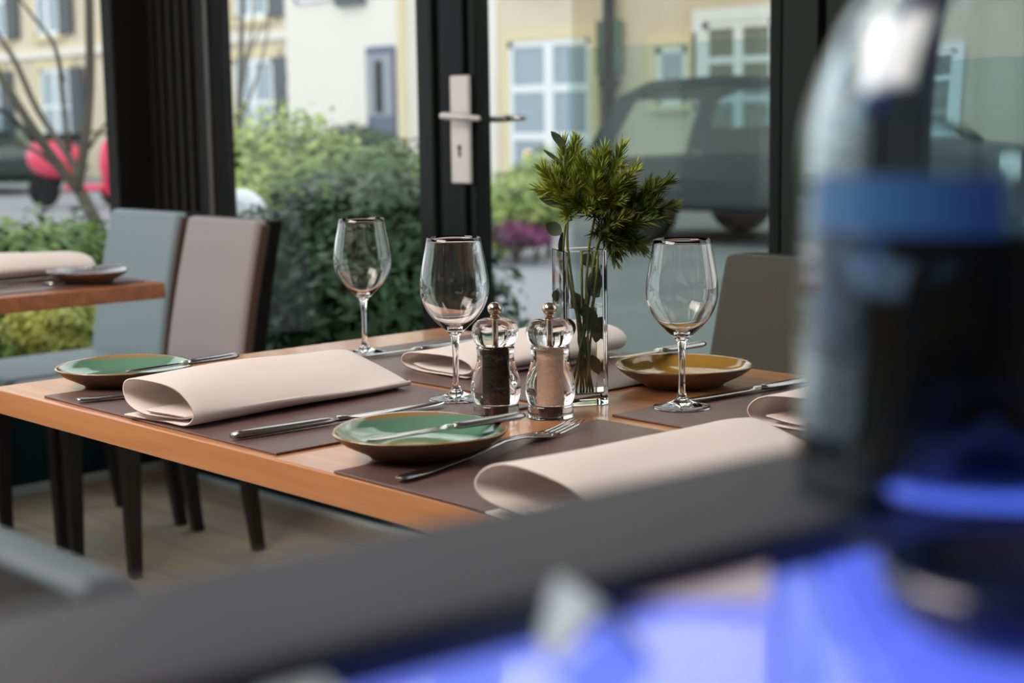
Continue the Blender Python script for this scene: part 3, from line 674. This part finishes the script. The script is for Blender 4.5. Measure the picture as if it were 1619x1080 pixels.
# ------------------------------------------------------------------ vehicles
def profile_car(label, loc, rz, paint, L=4.2, W=1.7, H=1.42, glassm_=None):
    t = thing('parked_car', label, 'car', loc, rz, 'cars parked in the street')
    body = [(-L/2, .28), (-L/2+.02, .56), (-L/2+.12, .70), (-L/2+.5, .74), (L/2-1.15, .76), (L/2-.25, .70), (L/2-.02, .56), (L/2, .30)]
    def extr(pts, w0, w1, name, m, par, bev=.04):
        zmax = max(p_[1] for p_ in pts); zmin = min(p_[1] for p_ in pts)
        rings = []
        for sgn in (-1, 1):
            rings.append([(x, sgn*(w0+(w1-w0)*((z-zmin)/(zmax-zmin)))/2, z) for x, z in pts])
        return new(name, loft(bmesh.new(), rings), m, par, bevel=bev, segs=3)
    bd = extr(body, W, W*.97, 'body', paint, t)
    cab = [(-L/2+.14, .72), (-L/2+.42, H-.16), (-L/2+.75, H-.03), (-L/2+1.5, H), (-L/2+2.3, H-.06), (L/2-1.0, .74)]
    gw = [(-L/2+.36, .76), (-L/2+.60, H-.20), (-L/2+.88, H-.11), (-L/2+1.5, H-.08), (-L/2+2.15, H-.14), (L/2-1.30, .77)]
    # open roof and pillars, see-through side glass
    zr = cab[0][1]; bm = bmesh.new()
    def sy(z, sgn, off=0): return sgn*(W*.475-(z-zr)*.30-off)
    for sgn in (-1, 1):
        for a in range(5):
            q = [cab[a], cab[a+1], gw[a+1], gw[a]]
            loft(bm, [[(x, sy(z, sgn), z) for x, z in q], [(x, sy(z, sgn, .04), z) for x, z in q]])
    for a in (1, 2, 3):
        q = [cab[a], cab[a+1]]
        loft(bm, [[(q[0][0], sy(q[0][1], -1), q[0][1]), (q[0][0], sy(q[0][1], 1), q[0][1]), (q[0][0], sy(q[0][1], 1), q[0][1]-.03), (q[0][0], sy(q[0][1], -1), q[0][1]-.03)],
                  [(q[1][0], sy(q[1][1], -1), q[1][1]), (q[1][0], sy(q[1][1], 1), q[1][1]), (q[1][0], sy(q[1][1], 1), q[1][1]-.03), (q[1][0], sy(q[1][1], -1), q[1][1]-.03)]])
    new('cabin', bm, paint, t)
    for sgn in (-1, 1):
        loft_ = loft(bmesh.new(), [[(x, sy(z, sgn, .015), z) for x, z in gw], [(x, sy(z, sgn, .020), z) for x, z in gw]])
        new('side_window', loft_, glassm_, t)
    for xx in (-L/2+1.35, -L/2+2.35):
        new('seat', B(xx-.10, xx+.04, -W*.36, W*.36, .74, .98), paint, t, bevel=.04)
    for sx_ in (-1, 1):
        for xx in (-L/2+.78, L/2-.82):
            y0 = sx_*(W/2-.09)
            rings = [[(xx+r_*math.cos(a), yy, .31+r_*math.sin(a)) for a in [2*math.pi*k/28 for k in range(28)]] for r_, yy in ((.24, y0-.1), (.31, y0-.08), (.31, y0+.08), (.24, y0+.1))]
            new('wheel', loft(bmesh.new(), rings), mat('tyre', (.015, .015, .017), .7), t, smooth=False)
    for sy_ in (-1, 1):
        tag(new('tail_light', B(-L/2-.015, -L/2+.08, sy_*W*.40-.12, sy_*W*.40+.12, .52, .68), mat('tail_red', (.6, .02, .03), .3), t, bevel=.02), 'red tail light')
        new('headlight', B(L/2-.14, L/2+.0, sy_*W*.38-.14, sy_*W*.38+.14, .56, .70), wwin, t, bevel=.02)
    new('number_plate', B(-L/2-.02, -L/2+.0, -.26, .26, .46, .57), mat('plate_yellow', (.6, .5, .2), .5), t)
    return t
car_d = mat('dark_blue_paint', (0.008, 0.020, 0.030), .5, spec=.3)
car_glass = pane('car_glass', (.80, .88, .90), .08)
profile_car('dark car parked in the street, seen through the tinted glass right of the vase', (-8.15, 11.2, -.03), .1, car_d, glassm_=car_glass)
profile_car('dark car parked in front of the cream house at the far left', (-25.6, 11.6, -.03), 0, mat('black_green_paint', (.02, .03, .03), .4), glassm_=car_glass)
# red scooter
red = mat('red_paint', (0.85, 0.06, 0.14), .4, coat=.3)
lil = mat('pale_plastic', (0.75, 0.68, 0.76), .4)
sp = atz(128, 328, -.03)
st = thing('motor_scooter', 'red motor scooter with pale headlights on the street behind the thin tree', 'scooter', sp, AZ-1.9)
def ball(c, r, m, name, par, sub=2):
    bm = bmesh.new(); bmesh.ops.create_icosphere(bm, subdivisions=3, radius=1)
    for v in bm.verts: v.co = Vector((v.co.x*r[0]+c[0], v.co.y*r[1]+c[1], v.co.z*r[2]+c[2]))
    return new(name, bm, m, par, smooth=True)
for xx in (-.55, .55):
    rings = [[(xx+r_*math.cos(a), yy, .22+r_*math.sin(a)) for a in [2*math.pi*k/24 for k in range(24)]] for r_, yy in ((.14, -.05), (.22, -.04), (.22, .04), (.14, .05))]
    new('wheel', loft(bmesh.new(), rings), black, st)
ball((-.38, 0, .66), (.40, .20, .28), red, 'rear_body', st)
ball((.50, 0, .58), (.10, .24, .34), red, 'front_shield', st)
ball((.55, 0, .26), (.24, .10, .14), red, 'front_mudguard', st)
new('footboard', B(-.15, .45, -.16, .16, .22, .30), red, st, bevel=.03)
new('saddle', B(-.70, .0, -.14, .14, .86, .97), black, st, bevel=.04)
ball((.58, 0, .88), (.10, .12, .09), lil, 'headlight', st); ball((.62, 0, .62), (.04, .12, .08), lil, 'front_badge', st)
new('handlebar', tube(bmesh.new(), [(.40, -.32, .98), (.50, 0, .96), (.40, .32, .98)], .02, 8), black, st)

# ------------------------------------------------------------------ planting
def leaves(name, label, cat, blobs, n, size, m, seed, group=None, trunk=None):
    rng = random.Random(seed); base = Vector(blobs[0][0]); base.z = -.03
    t = thing(name, label, cat, base, 0, group); bm = bmesh.new(); tot = sum(b[1][0]*b[1][2] for b in blobs)
    for (c, r) in blobs:
        k = int(n*(r[0]*r[2])/tot)
        for _ in range(k):
            while True:
                v = Vector([rng.gauss(0, 1) for _ in range(3)])
                if v.length > .01: break
            v.normalize(); v *= rng.uniform(.55, 1.04)*(1+.10*math.sin(v.x*9+v.z*7+seed))
            p = Vector((c[0]+v.x*r[0], c[1]+v.y*r[1], c[2]+v.z*r[2]))-base
            if p.z < .0: continue
            nrm = (v+Vector([rng.uniform(-.8, .8) for _ in range(3)])+Vector((0, 0, .5))).normalized()
            a = nrm.orthogonal().normalized(); b = nrm.cross(a); th = rng.uniform(0, 6.28); d1 = a*math.cos(th)+b*math.sin(th); d2 = nrm.cross(d1)
            l = size*rng.uniform(.6, 1.2); wv = l*.42
            bm.faces.new([bm.verts.new(p-d1*l), bm.verts.new(p+d2*wv-d1*l*.1), bm.verts.new(p+d1*l), bm.verts.new(p-d2*wv-d1*l*.1)])
    new('foliage', bm, m, t)
    bs = bmesh.new()
    for (c, r) in blobs:
        for q in range(4):
            tube(bs, [(c[0]-base.x+rng.uniform(-.1, .1)*r[0], c[1]-base.y, .0), (c[0]-base.x+rng.uniform(-.5, .5)*r[0], c[1]-base.y+rng.uniform(-.4, .4)*r[1], max(.12, c[2]))], [.012, .006], 5)
    new('stems', bs, mat(name+'_bark', (.07, .05, .035), .8), t)
    return t
lf_light = leafmat('leaf_light', (0.20, 0.32, 0.08), (0.50, 0.56, 0.18), .5, 3)
lf_mid = leafmat('leaf_mid', (0.045, 0.12, 0.03), (0.22, 0.30, 0.08), .45, 3)
lf_dark = leafmat('leaf_dark', (0.014, 0.042, 0.020), (0.05, 0.11, 0.045), .4, 3)
lf_yel = leafmat('leaf_yellow', (0.55, 0.50, 0.10), (0.30, 0.36, 0.10), .5, 6)
lf_mag = leafmat('petal_magenta', (0.22, 0.05, 0.14), (0.10, 0.07, 0.08), .5, 6)
def P3(px, py, t): v = att(px, py, t); return (v.x, v.y, v.z)
leaves('garden_shrub', 'tall light green shrub right outside the window left of the door', 'shrub', [(P3(440, 290, 7.4), (.42, .42, .36)), (P3(400, 350, 7.3), (.35, .35, .4)), (P3(520, 300, 7.4), (.38, .38, .26)), (P3(450, 400, 7.2), (.4, .4, .4))], 9000, .034, lf_light, 11, 'shrubs outside the glass')
leaves('garden_shrub', 'mid green shrub close outside the window beside the door', 'shrub', [(P3(600, 310, 7.2), (.42, .42, .24)), (P3(640, 360, 7.0), (.4, .4, .35)), (P3(560, 370, 6.8), (.4, .4, .35))], 8000, .034, lf_mid, 12, 'shrubs outside the glass')
leaves('garden_shrub', 'dark green dense shrub low outside the window, behind the left wine glass', 'shrub', [(P3(560, 440, 5.6), (.42, .36, .36)), (P3(480, 470, 5.5), (.35, .36, .36)), (P3(640, 440, 5.4), (.30, .30, .36)), (P3(550, 520, 5.2), (.5, .3, .3)), (P3(680, 500, 5.2), (.3, .3, .3))], 14000, .034, lf_dark, 13, 'shrubs outside the glass')
leaves('clipped_bush', 'round dark green bush in front of the white house section', 'bush', [(P3(565, 245, 17), (.55, .5, .32))], 3500, .05, lf_dark, 14)
leaves('garden_shrub', 'low green shrub with yellow green tips outside the left window', 'shrub', [(P3(40, 432, 6.3), (.35, .4, .20)), (P3(110, 425, 6.5), (.32, .35, .18)), (P3(10, 480, 6.0), (.4, .4, .3)), (P3(80, 460, 6.2), (.4, .4, .3)), (P3(160, 460, 6.6), (.3, .3, .28))], 11000, .032, lf_mid, 15, 'shrubs outside the glass')
leaves('garden_shrub', 'small yellow leaved shrub outside the left window beside the blue grey chair', 'shrub', [(P3(112, 515, 5.5), (.15, .17, .09)), (P3(60, 520, 5.5), (.10, .12, .08)), (P3(125, 490, 5.6), (.06, .06, .05))], 2600, .024, lf_yel, 16, 'shrubs outside the glass')
leaves('garden_shrub', 'loose pale green shrub seen through the door glass left of the vase', 'shrub', [(P3(820, 330, 12.5), (.34, .34, .32)), (P3(865, 300, 12.6), (.3, .3, .32)), (P3(790, 350, 12.4), (.2, .2, .25))], 3600, .05, lf_light, 17, 'shrubs outside the glass')
leaves('flowering_plant', 'low plant with magenta flowers in front of the pale green shrub', 'plant', [(P3(815, 368, 12.0), (.20, .2, .09)), (P3(845, 375, 12.0), (.13, .13, .07))], 1500, .04, lf_mag, 18)
leaves('garden_hedge', 'dark hedge in front of the cream house at the far left', 'hedge', [(P3(35, 268, 31), (1.6, .6, .62)), (P3(-30, 262, 31), (1.6, .6, .7)), (P3(95, 268, 31), (.7, .5, .5))], 3500, .09, lf_dark, 19)
# thin bare tree outside the left glazing
bark = mat('tree_bark', (0.085, 0.075, 0.055), .85, bump=(40, .5)); TT = 7.6
tb = atz(185, 560, -.03); tt = thing('bare_tree', 'thin leafless tree with forked branches outside the left window', 'tree', att(175, 400, TT)); toff = Vector(tt.location); toff.z = -.03; tt.location = toff
def br(name, pts, rads):
    P = smoothpath([att(x, y, t) - toff for x, y, t in pts], 4); n = len(P)
    R = [rads[0]+(rads[1]-rads[0])*i/(n-1) for i in range(n)]
    new(name, tube(bmesh.new(), P, R, 8), bark, tt, smooth=True)
p0 = att(185, 520, TT); g0 = (p0-toff); g0.z = 0
bm = tube(bmesh.new(), [g0, p0-toff, att(165, 378, TT)-toff, att(128, 305, TT)-toff], [.05, .04, .034, .030], 10); new('trunk', bm, bark, tt, smooth=True)
br('branch', [(128, 305, TT), (95, 265, TT), (50, 200, TT-.1), (0, 120, TT-.1), (-40, 60, TT)], (.028, .016))
br('branch', [(128, 305, TT), (118, 262, TT), (60, 175, TT+.3), (20, 90, TT+.3), (-30, 20, TT+.4)], (.020, .012))
br('branch', [(122, 300, TT), (132, 240, TT), (142, 140, TT+.1), (141, 0, TT+.1), (139, -120, TT+.2)], (.026, .020))
br('branch', [(140, 235, TT), (160, 205, TT), (178, 180, TT)], (.010, .004))
br('branch', [(100, 130, TT+.1), (85, 70, TT), (55, 30, TT), (25, -10, TT)], (.012, .006)); br('branch', [(112, 262, TT+.1), (104, 190, TT), (96, 120, TT+.1)], (.013, .011))
br('branch', [(88, 262, TT), (50, 235, TT), (0, 222, TT), (-30, 205, TT)], (.012, .005))
# fine twigs before the cream house, right of the corner post
t2 = thing('bare_tree', 'fine bare twigs of a tree seen right of the black corner post', 'tree', att(372, 330, 9.5)); toff = Vector(t2.location); toff.z = -.03; t2.location = toff; tt = t2
g0 = att(375, 330, 9.5)-toff; g1 = g0.copy(); g1.z = 0
new('trunk', tube(bmesh.new(), [g1, g0, att(380, 120, 9.5)-toff, att(385, -60, 9.5)-toff], [.03, .025, .018, .01], 8), bark, tt, smooth=True)
for a in ([(378, 160, 9.5), (400, 70, 9.5), (440, 10, 9.5)], [(378, 200, 9.5), (410, 110, 9.6), (425, 30, 9.6), (420, -40, 9.6)], [(376, 250, 9.5), (430, 190, 9.4), (455, 120, 9.4)], [(380, 120, 9.5), (400, 40, 9.5), (395, -40, 9.5)]): br('branch', a, (.009, .003))

# white globe garden lamp (unlit) just outside, behind the mauve chair
whitep = mat('opal_white', (0.80, 0.84, 0.86), .35)
gp = att(380, 343, 6.0)
gl_ = thing('garden_lamp', 'white globe garden lamp outside, behind the top of the mauve grey chair', 'lamp', (gp.x, gp.y, -.03)); gz = gp.z+.03
new('globe', lathe(bmesh.new(), [(max(0, .105*math.sin(math.pi*k/24)) if 0 < k < 24 else 0, gz-.105*math.cos(math.pi*k/24)) for k in range(25)], 40), whitep, gl_, smooth=True)
new('pole', lathe(bmesh.new(), [(0, .02), (.016, .02), (.016, gz-.12), (.04, gz-.115), (.045, gz-.094), (0, gz-.094)], 20), blackmetal, gl_, smooth=True)
new('foot', lathe(bmesh.new(), [(0, 0), (.09, 0), (.09, .012), (.02, .022), (0, .022)], 24), blackmetal, gl_, smooth=True)

# glass wind screens outside the door
ws = thing('glass_windscreen', 'tall tinted glass screen standing outside the door, its left edge above the vase', 'glass screen', (0, 0, -.03))
pL = aty(905, 200, 3.05)
new('tinted_pane', B(pL.x, pL.x+1.9, 3.05, 3.058, .03, 2.6), tintpane, ws); new('floor_rail', B(pL.x, pL.x+1.9, 3.03, 3.08, 0, .04), blackmetal, ws, bevel=.004)
ws = thing('glass_balustrade', 'low teal tinted glass balustrade outside, behind the right wine glass', 'balustrade', (0, 0, -.03))
pL = aty(905, 140, 3.35)
new('tinted_pane', B(pL.x-.02, pL.x+2.2, 3.35, 3.36, .05, 1.27+.03), tealpane, ws); new('floor_rail', B(pL.x-.02, pL.x+2.2, 3.33, 3.38, 0, .05), blackmetal, ws, bevel=.004)
